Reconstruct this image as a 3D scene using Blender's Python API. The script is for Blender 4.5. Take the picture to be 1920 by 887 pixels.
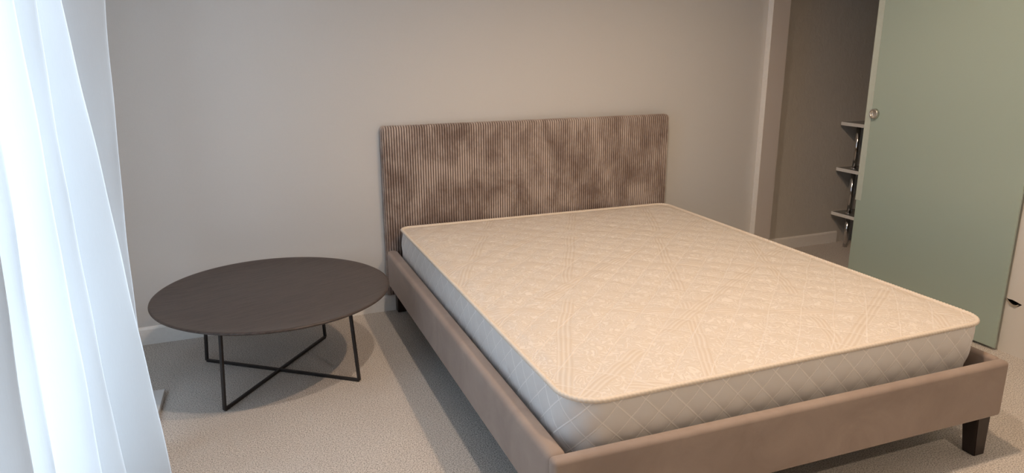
import bpy, bmesh, math, random
from mathutils import Matrix, Vector
random.seed(4)
S = bpy.context.scene
C = S.collection
for o in list(bpy.data.objects): bpy.data.objects.remove(o)

# ------------------------------------------------------------ camera
YAW, PITCH, ROLL, FPX = math.radians(-22.352), math.radians(-15.04), math.radians(-0.16), 1365.8
fwd = Vector((math.sin(-YAW)*math.cos(PITCH), math.cos(YAW)*math.cos(PITCH), math.sin(PITCH)))
rgt = fwd.cross(Vector((0, 0, 1))).normalized(); upv = rgt.cross(fwd)
r2 = math.cos(ROLL)*rgt+math.sin(ROLL)*upv; u2 = -math.sin(ROLL)*rgt+math.cos(ROLL)*upv
cd = bpy.data.cameras.new('camera'); cam = bpy.data.objects.new('camera', cd); C.objects.link(cam)
cd.sensor_width = 36; cd.sensor_fit = 'HORIZONTAL'; cd.lens = FPX*36/1920; cd.clip_start = .02
cam.matrix_world = Matrix(((r2.x, u2.x, -fwd.x, -.8479), (r2.y, u2.y, -fwd.y, -3.6384), (r2.z, u2.z, -fwd.z, 1.3943), (0, 0, 0, 1)))
S.camera = cam

# ------------------------------------------------------------ world, lights, exposure
S.view_settings.view_transform = 'Standard'; S.view_settings.look = 'None'
S.view_settings.exposure = 0.25; S.view_settings.gamma = 1; S.view_settings.use_curve_mapping = False
w = bpy.data.worlds.new('sky'); S.world = w; w.use_nodes = True
bg = w.node_tree.nodes['Background']; bg.inputs[0].default_value = (.66, .83, 1, 1); bg.inputs[1].default_value = 9.3

def light(name, kind, loc, energy, col, size=.05, rot=(0, 0, 0), sy=None):
    d = bpy.data.lights.new(name, kind); d.energy = energy; d.color = col
    if kind == 'AREA':
        d.size = size
        if sy: d.shape = 'RECTANGLE'; d.size_y = sy
    else: d.shadow_soft_size = size
    o = bpy.data.objects.new(name, d); C.objects.link(o); o.location = loc; o.rotation_euler = rot
    return o
WX = -1.50                                   # inner face of the window wall
WY0, WY1, WZ0, WZ1 = -2.30, -1.20, .05, 2.45   # the window opening
p = light('window_portal', 'AREA', (WX-.16, (WY0+WY1)/2, (WZ0+WZ1)/2), 1, (1, 1, 1), WZ1-WZ0, (0, -math.pi/2, 0), WY1-WY0)
p.data.cycles.is_portal = True
# warm spots: two ceiling lamps over the bed, one fill added behind the camera
for x, y, e, col, tilt, cone in ((.02, -2.03, 58, (1, .79, .62), 0, 155), (.79, -2.0, 70, (1, .67, .42), 12, 145), (.9, -4.3, 58, (1, .76, .55), 0, 140)):
    sp = light('ceiling_or_fill_spot', 'SPOT', (x, y, 2.585), e, col, .035, (0, -math.radians(tilt), 0))
    sp.data.spot_size = math.radians(cone); sp.data.spot_blend = .6

# ------------------------------------------------------------ material helpers
class N:
    def __init__(s, name):
        s.m = bpy.data.materials.new(name); s.m.use_nodes = True
        s.t = s.m.node_tree; s.b = s.t.nodes['Principled BSDF']; s.o = s.t.nodes['Material Output']
    def n(s, kind, **k):
        x = s.t.nodes.new(kind)
        for a, v in k.items(): setattr(x, a, v)
        return x
    def l(s, a, b): s.t.links.new(a, b)
    def co(s, which='Object', scale=(1, 1, 1), rot=(0, 0, 0)):
        c = s.n('ShaderNodeTexCoord'); m = s.n('ShaderNodeMapping')
        m.inputs['Scale'].default_value = scale; m.inputs['Rotation'].default_value = rot
        s.l(c.outputs[which], m.inputs[0]); return m.outputs[0]
    def noise(s, v, scale, detail=3, rough=.55, dist=0):
        x = s.n('ShaderNodeTexNoise'); x.inputs['Scale'].default_value = scale; x.inputs['Detail'].default_value = detail
        x.inputs['Roughness'].default_value = rough; x.inputs['Distortion'].default_value = dist
        s.l(v, x.inputs['Vector']); return x.outputs['Fac']
    def ramp(s, f, stops):
        r = s.n('ShaderNodeValToRGB'); e = r.color_ramp.elements
        while len(e) < len(stops): e.new(.5)
        for i, (q, c) in enumerate(stops): e[i].position = q; e[i].color = (*c, 1) if len(c) == 3 else c
        s.l(f, r.inputs[0]); return r.outputs[0]
    def math(s, op, a, b=None, c=None):
        x = s.n('ShaderNodeMath', operation=op)
        for i, v in enumerate((a, b, c)):
            if v is None: continue
            if isinstance(v, (int, float)): x.inputs[i].default_value = v
            else: s.l(v, x.inputs[i])
        return x.outputs[0]
    def mix(s, f, a, b):
        x = s.n('ShaderNodeMix', data_type='RGBA')
        for i, v in ((0, f), (6, a), (7, b)):
            if isinstance(v, (int, float)): x.inputs[i].default_value = v
            elif isinstance(v, tuple): x.inputs[i].default_value = (*v, 1)
            else: s.l(v, x.inputs[i])
        return x.outputs[2]
    def bump(s, h, strength=.3, dist=.002, normal=None):
        x = s.n('ShaderNodeBump'); x.inputs['Strength'].default_value = strength; x.inputs['Distance'].default_value = dist
        s.l(h, x.inputs['Height'])
        if normal: s.l(normal, x.inputs['Normal'])
        return x.outputs[0]
    def set(s, **k):
        for a, v in k.items():
            i = s.b.inputs[a.replace('_', ' ')]
            if isinstance(v, (int, float)): i.default_value = v
            elif isinstance(v, tuple): i.default_value = (*v, 1)
            else: s.l(v, i)
        return s

def mat_wall(name, c1, c2, bump=.25, scale=220):
    m = N(name); v = m.co(); f = m.noise(v, scale, 4); g = m.noise(v, 1.3, 2)
    wv = m.noise(m.co(scale=(1, 1, .12)), 420, 2); wh = m.noise(m.co(scale=(.12, .12, 1)), 420, 2)
    h = m.math('ADD', m.math('MULTIPLY', f, .5), m.math('ADD', wv, wh))
    m.set(Base_Color=m.mix(m.math('MULTIPLY', m.math('ADD', f, g), .5), c1, c2), Roughness=.75, Normal=m.bump(h, bump, .0006)); return m.m
def mat_plaster_paper():                     # coarse embossed paper in the corridor
    m = N('embossed_paper'); v = m.co(scale=(1, 1, .6)); f = m.noise(v, 22, 5, .6, 1.2); g = m.noise(v, 120, 3)
    h = m.math('ADD', f, m.math('MULTIPLY', g, .35))
    m.set(Base_Color=m.mix(f, (.56, .55, .52), (.64, .63, .60)), Roughness=.7, Normal=m.bump(h, .7, .004)); return m.m
def mat_plain(name, col, rough=.5, metal=0, bump=0, **k):
    m = N(name); v = m.co(); f = m.noise(v, 60, 3)
    m.set(Base_Color=m.mix(f, tuple(c*.93 for c in col), tuple(min(1, c*1.05) for c in col)), Roughness=rough, Metallic=metal, **k)
    if bump: m.set(Normal=m.bump(m.noise(v, 300, 3), bump, .001))
    return m.m
def mat_carpet():
    m = N('carpet_pile'); v = m.co(); f = m.noise(v, 210, 3, .8); g = m.noise(v, 90, 2, .7); b = m.noise(v, 3.2, 4, .6, .6)
    col = m.ramp(f, [(.37, (.17, .15, .135)), (.48, (.74, .70, .655)), (.58, (.98, .94, .90))])
    col = m.mix(m.ramp(b, [(.3, (0, 0, 0)), (.7, (.28, .28, .28))]), col, (.58, .535, .49))
    h = m.math('ADD', f, m.math('MULTIPLY', g, .6))
    m.set(Base_Color=col, Roughness=.95, Specular_IOR_Level=.1, Sheen_Weight=.15, Normal=m.bump(h, .9, .006)); return m.m
def mat_velvet(name, c1, c2, c3, pscale=5, sheen=.35):
    m = N(name); v = m.co(); f = m.noise(v, pscale, 4, .6, .9); g = m.noise(v, 500, 2)
    col = m.ramp(f, [(.32, c1), (.5, c2), (.68, c3)])
    m.set(Base_Color=m.mix(m.math('MULTIPLY', g, .25), col, tuple(c*.7 for c in c2)), Roughness=.85, Specular_IOR_Level=.15,
          Sheen_Weight=sheen, Sheen_Roughness=.35, Sheen_Tint=(.9, .82, .78), Normal=m.bump(g, .25, .0008)); return m.m
def mat_corduroy():
    m = N('corduroy'); v = m.co(); f = m.noise(m.co(scale=(1.3, 1, .8)), 4.5, 6, .68, .25); g = m.noise(m.co(scale=(3, 3, .5)), 160, 3)
    at = m.n('ShaderNodeAttribute'); at.attribute_name = 'rib'
    nap = m.ramp(f, [(.38, (.26, .20, .178)), (.5, (.41, .34, .308)), (.60, (.565, .485, .445))])
    col = m.mix(m.math('MULTIPLY', g, .3), nap, (.3, .25, .22))
    col = m.mix(m.ramp(at.outputs['Fac'], [(.35, (1, 1, 1)), (.78, (0, 0, 0))]), col, (.035, .024, .02))   # shade painted into the grooves between the wales
    m.set(Base_Color=col, Roughness=.9, Specular_IOR_Level=.1, Sheen_Weight=.3, Sheen_Roughness=.4, Normal=m.bump(g, .3, .001)); return m.m
def line_dist(m, v, pitch):                  # 0 on a line, 1 half-way between two lines
    fr = m.math('FRACT', m.math('ADD', m.math('DIVIDE', v, pitch), 100.0))
    return m.math('MULTIPLY', m.math('MINIMUM', fr, m.math('SUBTRACT', 1.0, fr)), 2.0)
def smooth(m, x, a, b):
    r = m.n('ShaderNodeMapRange', interpolation_type='SMOOTHSTEP'); r.inputs[1].default_value = a; r.inputs[2].default_value = b
    m.l(x, r.inputs[0]); return r.outputs[0]
QP = .145
def mat_mattress_top():
    m = N('damask_ticking'); uv = m.n('ShaderNodeUVMap'); uv.uv_map = 'UVMap'; sp = m.n('ShaderNodeSeparateXYZ'); m.l(uv.outputs[0], sp.inputs[0])
    x, y = sp.outputs[0], sp.outputs[1]
    wob = m.math('MULTIPLY', m.math('SUBTRACT', m.noise(uv.outputs[0], 2.5, 2), .5), .05)
    x2 = m.math('ADD', x, wob)
    # stitched quilting diamonds
    st = None
    for s in (1, -1):
        d = smooth(m, line_dist(m, m.math('ADD', x2, m.math('MULTIPLY', y, float(s))), QP), 0, .09)
        st = d if st is None else m.math('MINIMUM', st, d)
    # woven strapwork: bands of parallel cords in three directions, broken into runs
    band = None; cord = None
    for ang, pitch, wd, ph in ((64, .42, .105, 0.03), (-22, .55, .075, .11), (33, .50, .085, .2)):
        a = math.radians(ang); nx, ny = -math.sin(a), math.cos(a)
        c = m.math('ADD', m.math('ADD', m.math('MULTIPLY', x2, nx), m.math('MULTIPLY', y, ny)), ph)
        d = line_dist(m, c, pitch)
        along = m.math('ADD', m.math('MULTIPLY', x2, math.cos(a)), m.math('MULTIPLY', y, math.sin(a)))
        run = smooth(m, line_dist(m, m.math('ADD', along, ph*3), pitch*2.1), .14, .17)
        b = m.math('MULTIPLY', m.math('SUBTRACT', 1.0, smooth(m, d, wd, wd+.02)), run)
        k = m.math('MULTIPLY', m.math('MULTIPLY', m.math('ADD', m.math('SINE', m.math('MULTIPLY', c, 2*math.pi/.015)), 1.0), .5), b)
        if band is None: band, cord = b, k
        else: cord = m.math('ADD', m.math('MULTIPLY', cord, m.math('SUBTRACT', 1.0, b)), k); band = m.math('MAXIMUM', band, b)
    # scrollwork between the bands
    cv = m.n('ShaderNodeCombineXYZ'); m.l(x2, cv.inputs[0]); m.l(y, cv.inputs[1])
    wp = m.n('ShaderNodeTexNoise'); wp.inputs['Scale'].default_value = 22; wp.inputs['Detail'].default_value = 1; m.l(cv.outputs[0], wp.inputs['Vector'])
    vm = m.n('ShaderNodeVectorMath', operation='MULTIPLY_ADD'); m.l(wp.outputs['Color'], vm.inputs[0]); vm.inputs[1].default_value = (.08, .08, 0); m.l(cv.outputs[0], vm.inputs[2])
    vo = m.n('ShaderNodeTexVoronoi', feature='F1'); vo.inputs['Scale'].default_value = 27; m.l(vm.outputs[0], vo.inputs['Vector'])
    sc = m.math('MULTIPLY', m.math('ADD', m.math('SINE', m.math('MULTIPLY', vo.outputs['Distance'], 22.0)), 1.0), .5)
    sc = smooth(m, sc, .50, .85)
    pat = m.math('ADD', m.math('MULTIPLY', cord, .6), m.math('MULTIPLY', sc, m.math('SUBTRACT', 1.0, band)))
    fine = m.noise(uv.outputs[0], 900, 2)
    hgt = m.math('ADD', m.math('MULTIPLY', pat, .0016), m.math('ADD', m.math('MULTIPLY', st, .0022), m.math('MULTIPLY', fine, .0003)))
    bp = m.n('ShaderNodeBump'); bp.inputs['Strength'].default_value = .6; bp.inputs['Distance'].default_value = 1.0; m.l(hgt, bp.inputs['Height'])
    col = m.mix(pat, (.73, .675, .61), (.82, .775, .72))
    col = m.mix(m.math('MULTIPLY', m.math('MULTIPLY', band, m.math('SUBTRACT', 1.0, cord)), .7), col, (.68, .61, .53))
    col = m.mix(m.math('MULTIPLY', m.math('SUBTRACT', 1.0, st), .6), col, (.88, .84, .79))
    m.set(Base_Color=col, Roughness=.7, Specular_IOR_Level=.2, Normal=bp.outputs[0]); return m.m
def mat_mattress_side():
    m = N('quilted_border'); uv = m.n('ShaderNodeUVMap'); uv.uv_map = 'UVMap'; sp = m.n('ShaderNodeSeparateXYZ'); m.l(uv.outputs[0], sp.inputs[0])
    st = None
    for s in (1, -1):
        d = smooth(m, line_dist(m, m.math('ADD', sp.outputs[0], m.math('MULTIPLY', sp.outputs[1], float(s))), .09), 0, .10)
        st = d if st is None else m.math('MINIMUM', st, d)
    fine = m.noise(uv.outputs[0], 700, 2)
    hgt = m.math('ADD', m.math('MULTIPLY', st, .0011), m.math('MULTIPLY', fine, .0003))
    bp = m.n('ShaderNodeBump'); bp.inputs['Strength'].default_value = .7; bp.inputs['Distance'].default_value = 1.0; m.l(hgt, bp.inputs['Height'])
    m.set(Base_Color=m.mix(st, (.97, .96, .95), (.78, .775, .77)), Roughness=.65, Specular_IOR_Level=.25, Normal=bp.outputs[0]); return m.m
def mat_wood_top():
    m = N('dark_stained_oak'); v = m.co(scale=(1, 16, 1)); f = m.noise(v, 9, 6, .7, .4); g = m.noise(m.co(scale=(2, 60, 1)), 30, 3)
    col = m.ramp(f, [(.33, (.040, .031, .028)), (.67, (.125, .10, .09))])
    m.set(Base_Color=m.mix(m.math('MULTIPLY', g, .6), col, (.03, .022, .02)), Roughness=.38, Specular_IOR_Level=.45, Normal=m.bump(g, .12, .0008)); return m.m
def mat_wood_leg():
    m = N('wenge_leg'); v = m.co(scale=(6, 6, 1)); f = m.noise(v, 12, 5, .6, .6)
    m.set(Base_Color=m.mix(f, (.012, .008, .007), (.04, .026, .02)), Roughness=.45); return m.m
def mat_curtain():
    m = N('sheer_voile'); v = m.co(); f = m.noise(m.co(scale=(1, 1, .05)), 600, 2); t = m.t
    g = m.noise(v, 9, 3)
    bn = m.bump(m.math('ADD', m.math('MULTIPLY', f, .3), g), .1, .002)
    col = m.mix(m.math('MULTIPLY', f, .5), (.60, .61, .62), (.65, .66, .67))
    di = m.n('ShaderNodeBsdfDiffuse'); tr = m.n('ShaderNodeBsdfTranslucent'); tp = m.n('ShaderNodeBsdfTransparent')
    for q in (di, tr): m.l(col, q.inputs[0]); m.l(bn, q.inputs['Normal'])
    a = m.n('ShaderNodeMixShader'); a.inputs[0].default_value = .56; m.l(di.outputs[0], a.inputs[1]); m.l(tr.outputs[0], a.inputs[2])
    b = m.n('ShaderNodeMixShader'); b.inputs[0].default_value = .012; m.l(a.outputs[0], b.inputs[1]); m.l(tp.outputs[0], b.inputs[2])
    m.l(b.outputs[0], m.o.inputs[0]); return m.m
def mat_pane():
    m = N('clear_pane'); tp = m.n('ShaderNodeBsdfTransparent'); gl = m.n('ShaderNodeBsdfGlossy'); gl.inputs['Roughness'].default_value = .02
    a = m.n('ShaderNodeMixShader'); a.inputs[0].default_value = .06; m.l(tp.outputs[0], a.inputs[1]); m.l(gl.outputs[0], a.inputs[2]); m.l(a.outputs[0], m.o.inputs[0]); return m.m
def mat_frosted():
    m = N('frosted_green_glass'); v = m.co(); g = m.noise(v, 400, 2)
    m.set(Base_Color=(.50, .63, .565), Roughness=m.math('ADD', .2, m.math('MULTIPLY', g, .06)), Transmission_Weight=.25, IOR=1.5, Specular_IOR_Level=.5); return m.m
def mat_cord():
    m = N('piping_cord'); v = m.co(); f = m.noise(v, 200, 2)
    m.set(Base_Color=m.mix(f, (.74, .66, .56), (.86, .80, .72)), Roughness=.6); return m.m

M = dict(shelf=mat_plain('shaded_white_laminate', (.16, .17, .168), .18), wall=mat_wall('woven_wallpaper', (.59, .60, .605), (.65, .66, .665)), wall_plain=mat_wall('painted_plaster', (.70, .69, .66), (.76, .75, .72), .12),  # shelf: dim corridor shade put into the grey of white shelves
         ceil=mat_wall('ceiling_paint', (.78, .77, .75), (.82, .81, .79), .1), paper=mat_plaster_paper(), carpet=mat_carpet(),
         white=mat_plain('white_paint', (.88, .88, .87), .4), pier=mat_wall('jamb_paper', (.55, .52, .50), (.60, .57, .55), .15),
         velvet=mat_velvet('taupe_velvet', (.33, .27, .24), (.37, .305, .27), (.41, .34, .30)), cord=mat_corduroy(), deck=mat_plain('black_underlay', (.02, .02, .02), .9),
         legwood=mat_wood_leg(), top=mat_wood_top(), iron=mat_plain('black_powder_coat', (.022, .020, .021), .45), mtop=mat_mattress_top(), mside=mat_mattress_side(), rope=mat_cord(),
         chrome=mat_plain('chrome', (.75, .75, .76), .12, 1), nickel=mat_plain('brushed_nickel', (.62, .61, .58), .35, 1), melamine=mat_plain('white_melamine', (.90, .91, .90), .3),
         curtain=mat_curtain(), pane=mat_pane(), frost=mat_frosted(), strip=mat_plain('clear_edge_profile', (.52, .60, .56), .3), hole=mat_plain('dark_cavity', (.012, .011, .011), .95),
         torn=mat_plain('torn_paper', (.42, .38, .32), .9, bump=.8), board=mat_plain('white_laminate', (.74, .75, .76), .35))

# ------------------------------------------------------------ mesh helpers
def mesh(name, verts, faces, mat, parent=None, smooth_=True, uvs=None):
    me = bpy.data.meshes.new(name); me.from_pydata([tuple(v) for v in verts], [], faces); me.update()
    if uvs:
        L = me.uv_layers.new(name='UVMap')
        for l in me.loops: L.data[l.index].uv = uvs[l.vertex_index]
    o = bpy.data.objects.new(name, me); C.objects.link(o); me.materials.append(mat)
    if smooth_: me.polygons.foreach_set('use_smooth', [True]*len(me.polygons))
    if parent: o.parent = parent
    return o
def from_bm(name, bm, mat, parent=None, smooth_=False):
    bmesh.ops.recalc_face_normals(bm, faces=bm.faces)
    me = bpy.data.meshes.new(name); bm.to_mesh(me); bm.free()
    o = bpy.data.objects.new(name, me); C.objects.link(o); me.materials.append(mat)
    if smooth_: me.polygons.foreach_set('use_smooth', [True]*len(me.polygons))
    if parent: o.parent = parent
    return o
def add_box(bm, a, b, bev=0, seg=2):
    r = bmesh.ops.create_cube(bm, size=1); vs = r['verts']
    for v in vs: v.co = Vector([(a[i]+b[i])/2+v.co[i]*(b[i]-a[i]) for i in range(3)])
    if bev:
        es = list({e for v in vs for e in v.link_edges})
        bmesh.ops.bevel(bm, geom=es, offset=bev, segments=seg, affect='EDGES', profile=.5)
def box(name, a, b, mat, parent=None, bev=0, seg=2):
    bm = bmesh.new(); add_box(bm, a, b, bev, seg)
    o = from_bm(name, bm, mat, parent, bev > 0 and seg > 2)
    return o
def tag(o, label=None, cat=None, kind=None, group=None):
    if label: o['label'] = label
    if cat: o['category'] = cat
    if kind: o['kind'] = kind
    if group: o['group'] = group
    return o
def empty(name, loc, rz, label, cat):
    o = bpy.data.objects.new(name, None); C.objects.link(o); o.location = loc; o.rotation_euler = (0, 0, rz); o.empty_display_size = .1
    return tag(o, label, cat)
def tube(name, pts, r, mat, parent=None, seg=16):       # straight round tube through points
    bm = bmesh.new()
    for a, b in zip(pts[:-1], pts[1:]):
        a, b = Vector(a), Vector(b); d = b-a; q = d.to_track_quat('Z', 'Y').to_matrix().to_4x4()
        bmesh.ops.create_cone(bm, cap_ends=True, segments=seg, radius1=r, radius2=r, depth=d.length, matrix=Matrix.Translation((a+b)/2) @ q)
    o = from_bm(name, bm, mat, parent); 
    for pl in o.data.polygons: pl.use_smooth = len(pl.vertices) == 4
    return o
def sqbar(name, a, b, w_, mat, parent, h_=None):         # square steel bar between two points
    a, b = Vector(a), Vector(b); d = (b-a).normalized(); side = d.cross(Vector((0, 0, 1)))
    side = side.normalized() if side.length > .3 else Vector((a.y, -a.x, 0)).normalized()
    up = side.cross(d).normalized(); h_ = h_ or w_
    vs = [p_+side*sx*w_/2+up*sz*h_/2 for p_ in (a, b) for sx, sz in ((-1, -1), (1, -1), (1, 1), (-1, 1))]
    fs = [(0, 1, 2, 3), (7, 6, 5, 4)]+[(i, i+4, (i+1) % 4+4, (i+1) % 4) for i in range(4)]
    bm = bmesh.new(); bv = [bm.verts.new(v) for v in vs]
    for f in fs: bm.faces.new([bv[i] for i in f])
    bmesh.ops.recalc_face_normals(bm, faces=bm.faces)
    bmesh.ops.bevel(bm, geom=list(bm.edges), offset=.0015, segments=1, affect='EDGES')
    return from_bm(name, bm, mat, parent)
def lathe(name, prof, mat, parent=None, seg=96, axis='Z', centre=(0, 0, 0)):
    vs, fs = [], []; n = len(prof)
    for i in range(seg):
        a = 2*math.pi*i/seg
        for r, z in prof:
            q = (r*math.cos(a), r*math.sin(a), z)
            if axis == 'X': q = (q[2], q[0], q[1])
            vs.append(tuple(q[k]+centre[k] for k in range(3)))
    for i in range(seg):
        j = (i+1) % seg
        for k in range(n-1): fs.append((i*n+k, j*n+k, j*n+k+1, i*n+k+1))
    bm = bmesh.new(); bv = [bm.verts.new(v) for v in vs]
    for f in fs: bm.faces.new([bv[i] for i in f])
    bmesh.ops.remove_doubles(bm, verts=bm.verts, dist=1e-6)
    return from_bm(name, bm, mat, parent, True)

# ------------------------------------------------------------ the room
st = lambda o: tag(o, kind='structure')
WB, XR, ZC, YF = .012, 2.432, 2.62, -5.6      # back wall face, right wall face, ceiling, wall behind the camera
st(box('floor', (-1.7, YF-.1, -.1), (4.4, .3, 0), M['carpet']))
st(box('ceiling', (-1.7, YF-.1, ZC), (4.4, .3, ZC+.1), M['ceil']))
st(box('wall_back', (-1.7, WB, 0), (2.40, .13, ZC), M['wall']))
st(box('wall_front', (-1.7, YF-.1, 0), (4.4, YF, ZC), M['wall_plain']))
st(box('wall_corridor', (2.30, .13, 0), (4.4, .25, ZC), M['paper']))
st(box('wall_corridor_end', (4.2, YF, 0), (4.4, .13, ZC), M['wall_plain']))
# window wall with its opening
bm = bmesh.new()
for a, b in (((-1.66, YF, 0), (WX, WY0, ZC)), ((-1.66, WY1, 0), (WX, WB, ZC)), ((-1.66, WY0, 0), (WX, WY1, WZ0)), ((-1.66, WY0, WZ1), (WX, WY1, ZC))): add_box(bm, a, b)
st(from_bm('wall_left', bm, M['wall']))
win = bpy.data.objects.new('window_1', None); C.objects.link(win); win.location = (WX-.08, (WY0+WY1)/2, WZ0); st(win)
hw, hh = (WY1-WY0)/2, WZ1-WZ0
bm = bmesh.new()
for a, b in (((-.03, -hw, 0), (.03, hw, .06)), ((-.03, -hw, hh-.06), (.03, hw, hh)), ((-.03, -hw, .06), (.03, -hw+.06, hh-.06)), ((-.03, hw-.06, .06), (.03, hw, hh-.06)), ((-.03, -hw/3-.03, .06), (.03, -hw/3+.03, hh-.06)), ((-.03, hw/3-.03, .06), (.03, hw/3+.03, hh-.06))): add_box(bm, a, b, .004, 1)
from_bm('window_frame', bm, M['white'], win)
for a, b in ((-hw+.06, -hw/3-.03), (-hw/3+.03, hw/3-.03), (hw/3+.03, hw-.06)): box('pane', (-.004, a, .06), (.004, b, hh-.06), M['pane'], win)
# right wall: a ragged hole in the plaster near the floor
bm = bmesh.new()
hole = [(-1.594, .2555), (-1.606, .2535), (-1.622, .2545), (-1.640, .2515), (-1.655, .2475), (-1.668, .2445), (-1.660, .2375), (-1.652, .2315), (-1.640, .2265), (-1.627, .2265), (-1.617, .2315), (-1.606, .2425)]
def quad(pts):
    bm.faces.new([bm.verts.new(q) for q in pts])
y0, y1, y2, y3 = -.80, -1.57, -1.70, YF; z1, z2 = .20, .28
for (ya, yb, za, zb) in ((y0, y1, 0, ZC), (y2, y3, 0, ZC), (y1, y2, 0, z1), (y1, y2, z2, ZC)):
    quad([(XR, ya, za), (XR, yb, za), (XR, yb, zb), (XR, ya, zb)])
per = []
for (a, b) in (((y1, z2), (y2, z2)), ((y2, z2), (y2, z1)), ((y2, z1), (y1, z1)), ((y1, z1), (y1, z2))):
    for k in range(3): per.append((a[0]+(b[0]-a[0])*k/3, a[1]+(b[1]-a[1])*k/3))
pv = [bm.verts.new((XR, *q)) for q in per]; hv = [bm.verts.new((XR, *q)) for q in hole]; hi = [bm.verts.new((XR+.03, q[0]*.9+.1*-1.63, q[1]*.9+.1*.242)) for q in hole]
for k in range(12):
    j = (k+1) % 12
    bm.faces.new((pv[k], pv[j], hv[j], hv[k]))
XB = 2.53
quad([(XR, y0, 0), (XR, y0, ZC), (XB, y0, ZC), (XB, y0, 0)]); quad([(XB, y0, 0), (XB, y0, ZC), (XB, y3, ZC), (XB, y3, 0)])
bmesh.ops.remove_doubles(bm, verts=[v for v in bm.verts if v not in hi], dist=1e-5)
for v in hi: bm.verts.remove(v)
wr = st(from_bm('wall_right', bm, M['wall_plain']))
# cavity behind the hole and the torn paper lip
hp = bpy.data.objects.new('plaster_cavity', None)
vs = [(XR, *q) for q in hole]+[(XR+.035, q[0], q[1]) for q in hole]
fs = [(k, (k+1) % 12, (k+1) % 12+12, k+12) for k in range(12)]+[tuple(range(12, 24))]
cav = mesh('plaster_cavity', vs, fs, M['hole'], wr, False)
lip = [(-1.594, .2555), (-1.602, .2505), (-1.610, .2435), (-1.619, .2375), (-1.630, .2335), (-1.641, .2345), (-1.650, .2395), (-1.657, .2415), (-1.650, .2325), (-1.640, .2255), (-1.627, .2255), (-1.616, .2305), (-1.604, .2425)]
vs = [(XR-.004-.003*(i % 2), *q) for i, q in enumerate(lip)]+[(XR-.0005, *q) for q in lip]; n = len(lip)
mesh('torn_lip', vs, [tuple(range(n)), tuple(range(2*n-1, n-1, -1))]+[(k, k+n, (k+1) % n+n, (k+1) % n) for k in range(n)], M['torn'], wr, False)
# baseboards and the jamb
def baseboard(name, x0, x1, yb, h):
    prof = [(yb, 0), (yb-.012, 0), (yb-.012, h-.012), (yb-.008, h-.003), (yb-.004, h), (yb, h)]; k = len(prof)
    vs = [(x, *q) for x in (x0, x1) for q in prof]
    return st(mesh(name, vs, [(i, (i+1) % k, (i+1) % k+k, i+k) for i in range(k)]+[tuple(range(k-1, -1, -1)), tuple(range(k, 2*k))], M['white'], None, False))
baseboard('baseboard_back', WX, 2.322, WB, .087)
baseboard('baseboard_corridor', 2.456, 3.20, .13, .08)
st(box('trim_1', (2.326, -.03, 0), (2.456, .13, ZC), M['pier'], None, .0015, 1))
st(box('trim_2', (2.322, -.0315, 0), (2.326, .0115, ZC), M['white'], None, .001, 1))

# ------------------------------------------------------------ sliding door
dr = box('door_1', (2.400, -1.601, .014), (2.410, -.727, 2.25), M['frost'], None, .0015, 2); st(dr)
bm = bmesh.new()
add_box(bm, (2.397, -.760, .544), (2.400, -.7235, 2.25), .001, 1); add_box(bm, (2.396, -.727, .544), (2.413, -.7235, 2.25), .0008, 1)
tag(from_bm('edge_strip', bm, M['strip'], dr), 'pale clear strip clipped over the glass edge')
tag(lathe('door_handle', [(0, .006), (.013, .006), (.0155, .004), (.0165, -.0005), (.0195, -.004), (.0245, -.004), (.026, -.001), (.0265, .006), (.0265, .012), (0, .012)], M['nickel'], dr, 40, 'X', (2.386, -.783, 1.018)), 'round brushed metal finger pull')

# ------------------------------------------------------------ shelf rack in the corridor
rk = empty('shelf_rack', (3.158, 0, 0), 0, 'white three-tier shelf rack on a chrome pole in the corridor behind the glass door', 'shelf rack')
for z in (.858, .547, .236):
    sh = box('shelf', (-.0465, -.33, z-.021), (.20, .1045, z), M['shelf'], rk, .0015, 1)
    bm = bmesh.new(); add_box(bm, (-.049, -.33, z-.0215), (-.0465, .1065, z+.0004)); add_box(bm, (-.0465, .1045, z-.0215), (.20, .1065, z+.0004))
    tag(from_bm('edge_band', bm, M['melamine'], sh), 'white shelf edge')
for a, b in ((0, .215), (.236, .526), (.547, .837)): tube('pole', [(0, 0, a), (0, 0, b)], .0145, M['chrome'], rk, 24)
for z in (.236, .547): lathe('collar', [(0, 0), (.024, 0), (.024, .006), (.017, .011), (.0145, .011)], M['chrome'], rk, 24, 'Z', (0, 0, z))

# ------------------------------------------------------------ curtain
cr = {  # crest: y, then x at heights 1.5, .8, .1
    'a': (-1.20, -1.097, -1.123, -1.13), 'b': (-1.42, -1.159, -1.112, -1.066), 'c': (-1.62, -1.181, -1.174, -1.142), 'd': (-1.80, -1.190, -1.180, -1.175),
    'e': (-2.05, -1.197, -1.208, -1.222), 'f': (-2.30, -1.165, -1.184, -1.205), 'g': (-2.55, -1.17, -1.18, -1.19)}
ctl = [((-1.13, -1.30), (-1.30,)*3), ]
K = list(cr.values()); pts = [(-1.19, (-1.40, -1.40, -1.40))]
for i, k in enumerate(K):
    ov = .0235 if i else .018
    pts.append((k[0]+.012, tuple(x-.004-ov for x in k[1:]))); pts.append((k[0]-.012, tuple(x-.001-ov for x in k[1:])))
    if i+1 < len(K):
        q = K[i+1]; ym = k[0]+(q[0]-k[0])*.55
        dep = (.15, .21, .17, .19, .20, .19, .19)[i]
        pts.append((ym+.015, tuple(max(min(a, b)-dep, -1.43) for a, b in zip(k[1:], q[1:])))); pts.append((ym-.02, tuple(max(min(a, b)-dep-.004, -1.43) for a, b in zip(k[1:], q[1:]))))
pts.append((-2.60, (-1.36,)*3))
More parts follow.
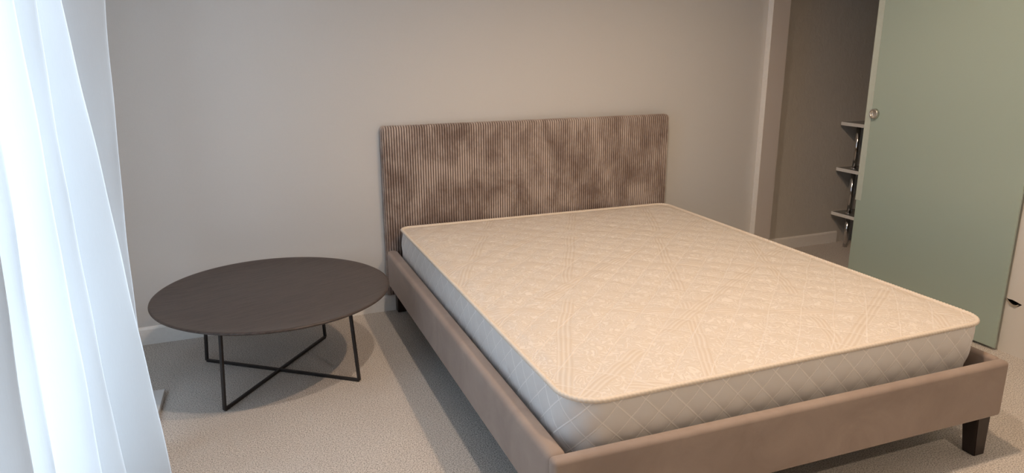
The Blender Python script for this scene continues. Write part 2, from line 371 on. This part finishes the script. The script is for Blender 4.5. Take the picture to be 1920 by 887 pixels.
def quadz(t, z):                                # three heights -> x at z
    z0, z1_, z2_ = 1.5, .8, .1
    zz = min(z, 1.75)
    return t[0]*(zz-z1_)*(zz-z2_)/((z0-z1_)*(z0-z2_))+t[1]*(zz-z0)*(zz-z2_)/((z1_-z0)*(z1_-z2_))+t[2]*(zz-z0)*(zz-z1_)/((z2_-z0)*(z2_-z1_))
def catmull(p0, p1, p2, p3, t):
    return .5*((2*p1)+(p2-p0)*t+(2*p0-5*p1+4*p2-p3)*t*t+(3*p1-p0-3*p2+p3)*t**3)
rows, SUB = 60, 8; vs, fs = [], []; cols = (len(pts)-1)*SUB+1
for r in range(rows+1):
    z = .012+(2.52-.012)*r/rows
    P = [(y, quadz(t, z)) for y, t in pts]
    for c in range(cols):
        i, t = divmod(c, SUB); t /= SUB
        if i >= len(P)-1: i, t = len(P)-2, 1.0
        g = [P[max(0, i-1)], P[i], P[i+1], P[min(len(P)-1, i+2)]]
        y = catmull(*[q[0] for q in g], t); x = catmull(*[q[1] for q in g], t)
        x += .0012*math.sin(z*9+y*23)+.0007*math.sin(z*21-y*11)
        vs.append((max(x, -1.47), y+.0012*math.sin(z*13+c*.4), z))
for r in range(rows):
    for c in range(cols-1): a = r*cols+c; fs.append((a, a+1, a+cols+1, a+cols))
tag(mesh('curtain', vs, fs, M['curtain']), 'sheer white floor-length curtain hanging in folds in front of the left window', 'curtain')
st(box('trim_3', (-1.33, -3.2, 2.52), (-1.26, -1.1, ZC), M['white'], None, .004, 1))

# ------------------------------------------------------------ white board on the carpet
bd = box('floor_board', (-.105, -.36, 0), (.105, 0, .022), M['board'], None, .002, 2); bd.location = (-1.234, -.575, 0); bd.rotation_euler = (0, 0, math.radians(-4))
tag(bd, 'flat white board lying on the carpet, its corner showing beside the curtain', 'board')

# ------------------------------------------------------------ coffee table
tb = empty('coffee_table', (-.669, -.542, 0), 0, 'low round dark wood coffee table on thin crossed black metal legs, left of the bed', 'coffee table')
R, H = .484, .376
tp = lathe('tabletop', [(0, H-.013), (.22, H-.0125), (.34, H-.0105), (.41, H-.0065), (.455, H-.002), (R-.010, H+.0008), (R-.004, H+.001), (R-.0008, H-.001), (R, H-.004), (R-.001, H-.0065), (R-.012, H-.013), (.30, H-.024), (0, H-.026)], M['top'], tb, 160)
tp.rotation_euler = (0, 0, math.radians(20))
feet, tops = [], []
for k in range(4):
    a = math.radians(50.6+90.7*k+180); feet.append((.378*math.cos(a), .378*math.sin(a), .0065)); a2 = a; tops.append((.352*math.cos(a), .352*math.sin(a), H-.0185))
for k in range(4): sqbar('leg', feet[k], tops[k], .0125, M['iron'], tb)
for k in range(2): sqbar('cross_bar', Vector(feet[k])*1.0, Vector(feet[k+2])*1.0, .0125, M['iron'], tb, .0125)

# ------------------------------------------------------------ bed
BR = -.02418
bed = empty('bed', (0, -.0703, 0), BR, 'taupe velvet double bed frame with a corduroy headboard against the back wall', 'bed')
ZB, ZR = .153, .349
# headboard: wales follow the outline round the sides and over the top
HX0, HX1, HF, HBK, HZ0, HZ1 = -.071, 1.603, .033, .092, .10, .984
def headboard():
    rc, P_ = .016, .01315
    path = []                                    # plan path: left side, front, right side -> (x, y, nx, ny, s)
    def arc(cx, cy, a0, a1, n):
        for i in range(n+1):
            a = math.radians(a0+(a1-a0)*i/n); path.append((cx+rc*math.cos(a), cy+rc*math.sin(a), math.cos(a), math.sin(a)))
    sub = P_/6
    n = int((HBK-HF-rc)/sub)
    for i in range(n): path.append((HX0, HBK-(HBK-HF-rc)*i/n, -1, 0))
    arc(HX0+rc, HF+rc, 180, 270, 10); i0 = len(path)
    n = int((HX1-HX0-2*rc)/sub)
    for i in range(1, n): path.append((HX0+rc+(HX1-HX0-2*rc)*i/n, HF, 0, -1))
    i1 = len(path)
    arc(HX1-rc, HF+rc, 270, 360, 10)
    n = int((HBK-HF-rc)/sub)
    for i in range(1, n+1): path.append((HX1, HF+rc+(HBK-HF-rc)*i/n, 1, 0))
    s, S_ = 0, [0]
    for a, b in zip(path[:-1], path[1:]): s += math.hypot(b[0]-a[0], b[1]-a[1]); S_.append(s)
    rt = .022
    prof = [(0, HZ0)]+[(0, HZ0+(HZ1-rt-HZ0)*k/6) for k in range(1, 7)]+[(rt*(1-math.cos(a)), HZ1-rt+rt*math.sin(a)) for a in [math.radians(q) for q in (18, 36, 54, 72, 90)]]
    vs, fs, rib = [], [], []; m = len(prof)
    for q, s in zip(path, S_):
        ph = abs(math.sin(math.pi*s/P_)); rr = ph**.55
        for k, (ins, z) in enumerate(prof):
            off = .0060*(rr-1); a = 0 if k < 7 else math.radians((18, 36, 54, 72, 90)[k-7])
            x = q[0]-q[2]*ins+q[2]*off*math.cos(a); y = q[1]-q[3]*ins+q[3]*off*math.cos(a)
            vs.append((x, y, z+off*math.sin(a))); rib.append(rr)
    for i in range(len(path)-1):
        for k in range(m-1): fs.append((i*m+k, (i+1)*m+k, (i+1)*m+k+1, i*m+k+1))
    base = len(vs)                               # top, wales running to the back edge
    idx = list(range(i0-3, i1+3))
    for i in idx:
        for y in (HBK-.012, HBK-.003, HBK, HBK):
            v = vs[i*m+m-1]; z = v[2] if y < HBK-.005 else v[2]-.004
            vs.append((v[0], y, z)); rib.append(rib[i*m+m-1])
        vs[-1] = (vs[-1][0], HBK, HZ0)
    for j, i in enumerate(idx[:-1]):
        b = base+4*j; fs.append((i*m+m-1, idx[j+1]*m+m-1, b+4, b))
        for k in range(3): fs.append((b+k, b+4+k, b+5+k, b+1+k))
    q0 = len(vs)
    vs += [(HX0, HF, HZ0), (HX1, HF, HZ0), (HX1, HBK, HZ0), (HX0, HBK, HZ0)]; rib += [1]*4; fs.append((q0, q0+3, q0+2, q0+1))
    o = mesh('headboard', vs, fs, M['cord'], bed)
    at = o.data.attributes.new('rib', 'FLOAT', 'POINT'); at.data.foreach_set('value', rib)
    tag(o, 'taupe corduroy headboard')
headboard()
def padded(name, a, b, rr, mat, parent, sag=0):          # upholstered beam with soft rounded edges
    bm = bmesh.new(); add_box(bm, a, b); es = list(bm.edges)
    bmesh.ops.bevel(bm, geom=es, offset=rr, segments=5, affect='EDGES', profile=.5)
    o = from_bm(name, bm, mat, parent, True); return o
padded('side_rail', (-.072, -2.047, ZB), (-.014, .030, ZR), .022, M['velvet'], bed)
padded('side_rail', (1.584, -2.047, ZB), (1.614, .030, ZR), .013, M['velvet'], bed)
padded('footboard', (-.073, -2.087, ZB-.003), (1.604, -2.046, ZR+.002), .014, M['velvet'], bed)
tag(box('mattress_base', (-.016, -2.05, .20), (1.586, .03, .266), M['deck'], bed), 'dark base panel under the mattress')
def leg(x, y, sx, sy):
    t, b_ = .032, .024; bm = bmesh.new()
    top = [(-t, -t), (t, -t), (t, t), (-t, t)]; bot = [(q[0]*b_/t, q[1]*b_/t) for q in top]
    dx, dy = sx*(t-b_), sy*(t-b_)
    bv = [bm.verts.new((x+q[0]+dx, y+q[1]+dy, 0)) for q in bot]+[bm.verts.new((x+q[0], y+q[1], ZB+.03)) for q in top]
    bm.faces.new(bv[:4][::-1]); bm.faces.new(bv[4:])
    for i in range(4): j = (i+1) % 4; bm.faces.new((bv[i], bv[j], bv[j+4], bv[i+4]))
    bmesh.ops.bevel(bm, geom=list(bm.edges), offset=.003, segments=2, affect='EDGES')
    return tag(from_bm('leg', bm, M['legwood'], bed), 'tapered dark wooden leg')
leg(1.545, -2.040, 1, -1); leg(.02, -2.04, -1, -1); leg(.005, .040, -1, 1); leg(1.545, .040, 1, 1)

# ------------------------------------------------------------ mattress
mt = empty('mattress', (0, -.0703, .262), BR, 'bare cream damask double mattress with white quilted sides lying on the bed', 'mattress')
MZ = .471-.262
CBL, CBR, CFR, CFL = (-.002, -.004), (1.572, -.002), (1.587, -2.000), (.004, -2.030)
def warp(u, v):                                  # u 0..1 left-right, v 0..1 head-foot
    return tuple((1-u)*(1-v)*CBL[i]+u*(1-v)*CBR[i]+u*v*CFR[i]+(1-u)*v*CFL[i] for i in (0, 1))
LW, LL = 1.59, 2.02
RC = {(-1, -1): .05, (1, -1): .06, (1, 1): .085, (-1, 1): .11}      # corner radii: (x side, foot side)
per = []                                         # outline in metres, clockwise from the head-left corner, straight runs sampled evenly
def seg(a, b, n):
    for i in range(n): t = i/n; per.append((a[0]+(b[0]-a[0])*t, a[1]+(b[1]-a[1])*t))
def arcp(cx, cy, r, a0, a1, n):
    for i in range(n): a = math.radians(a0+(a1-a0)*i/n); per.append((cx+r*math.cos(a), cy+r*math.sin(a)))
r1, r2_, r3, r4 = RC[(-1, -1)], RC[(1, -1)], RC[(1, 1)], RC[(-1, 1)]
seg((r1, 0), (LW-r2_, 0), 120); arcp(LW-r2_, r2_, r2_, -90, 0, 10)
seg((LW, r2_), (LW, LL-r3), 150); arcp(LW-r3, LL-r3, r3, 0, 90, 14)
seg((LW-r3, LL), (r4, LL), 150); arcp(r4, LL-r4, r4, 90, 180, 18)
seg((0, LL-r4), (0, r1), 200); arcp(r1, r1, r1, 180, 270, 10)
NP = len(per)
S_ = [0]
for i in range(NP): a, b = per[i], per[(i+1) % NP]; S_.append(S_[-1]+math.hypot(a[0]-b[0], a[1]-b[1]))
def world(q): return warp(q[0]/LW, q[1]/LL)
PW = [world(q) for q in per]
PN = []
for i in range(NP):
    a, b = PW[i-1], PW[(i+1) % NP]; t = Vector((b[0]-a[0], b[1]-a[1])).normalized(); PN.append((-t.y, t.x))
cx_, cy_ = .79, -1.0
if (PW[0][0]-cx_)*PN[0][0]+(PW[0][1]-cy_)*PN[0][1] < 0: PN = [(-a, -b) for a, b in PN]
def puff(a, b, pitch):
    return (abs(math.sin(math.pi*(a+b)/pitch))*abs(math.sin(math.pi*(a-b)/pitch)))**.5
# top panel: rings shrinking from the outline to the middle
RG = 130; vs, uvs, fs = [], [], []
for k in range(RG+1):
    f = 1-k/RG
    for i in range(0, NP, 2):
        x = cx_+(PW[i][0]-cx_)*f; y = cy_+(PW[i][1]-cy_)*f
        e = min(1, (1-f)*14)
        z = MZ-.006*(1-e)+.006*(1-f**4)+0.0072*e*puff(x, y, QP)
        z -= .006*math.exp(-(((x-.62)/.16)**2+((y+1.28)/.12)**2))
        vs.append((x, y, z)); uvs.append((x, y))
n2 = len(range(0, NP, 2))
for k in range(RG):
    for i in range(n2): j = (i+1) % n2; fs.append((k*n2+i, k*n2+j, (k+1)*n2+j, (k+1)*n2+i))
tag(mesh('top_panel', vs, fs, M['mtop'], mt, True, uvs), 'cream damask quilted top')
# quilted border
RW = 22; vs, uvs, fs = [], [], []
for i in range(NP+1):
    j = i % NP; s = S_[i]
    for k in range(RW+1):
        t = k/RW; z = .006+(MZ-.012)*t
        right = max(0, PN[j][0])
        off = .006*math.sin(math.pi*t)+.0050*puff(s, z, .09)*min(1, 5*t, 5*(1-t))-.004-right*.030*(1-t)**1.3-max(0, -PN[j][1])*.012*(1-t)
        vs.append((PW[j][0]+PN[j][0]*off, PW[j][1]+PN[j][1]*off, z)); uvs.append((s, z))
for i in range(NP):
    for k in range(RW): a = i*(RW+1)+k; fs.append((a, a+RW+1, a+RW+2, a+1))
sd = mesh('side_panel', vs, fs, M['mside'], mt, True, uvs)
tag(sd, 'white diamond-quilted border')
bt = [(PW[i][0]+PN[i][0]*(-.004-max(0, PN[i][0])*.030-max(0, -PN[i][1])*.012), PW[i][1]+PN[i][1]*(-.004-max(0, PN[i][0])*.030-max(0, -PN[i][1])*.012), .006) for i in range(0, NP, 4)]
mesh('bottom_panel', bt, [tuple(range(len(bt)))], M['mside'], mt, False, [(q[0], q[1]) for q in bt])
# twisted cord piping round the top edge
tot = S_[-1]; tw = round(tot/.013); NS = 2600; SEG = 10; vs, fs = [], []
ii = 0
for i in range(NS):
    s = tot*i/NS
    while S_[ii+1] < s: ii += 1
    t = (s-S_[ii])/(S_[ii+1]-S_[ii]); a, b = PW[ii], PW[(ii+1) % NP]; na, nb = PN[ii], PN[(ii+1) % NP]
    x, y = a[0]+(b[0]-a[0])*t, a[1]+(b[1]-a[1])*t; nx, ny = na[0]+(nb[0]-na[0])*t, na[1]+(nb[1]-na[1])*t
    for k in range(SEG):
        an = 2*math.pi*k/SEG; rr = .0078+.0008*math.cos(2*(an-2*math.pi*tw*s/tot*.5))
        vs.append((x+nx*rr*math.cos(an), y+ny*rr*math.cos(an), MZ-.004+rr*math.sin(an)))
for i in range(NS):
    j = (i+1) % NS
    for k in range(SEG): l = (k+1) % SEG; fs.append((i*SEG+k, j*SEG+k, j*SEG+l, i*SEG+l))
tag(mesh('piping', vs, fs, M['rope'], mt), 'cream twisted cord piping')
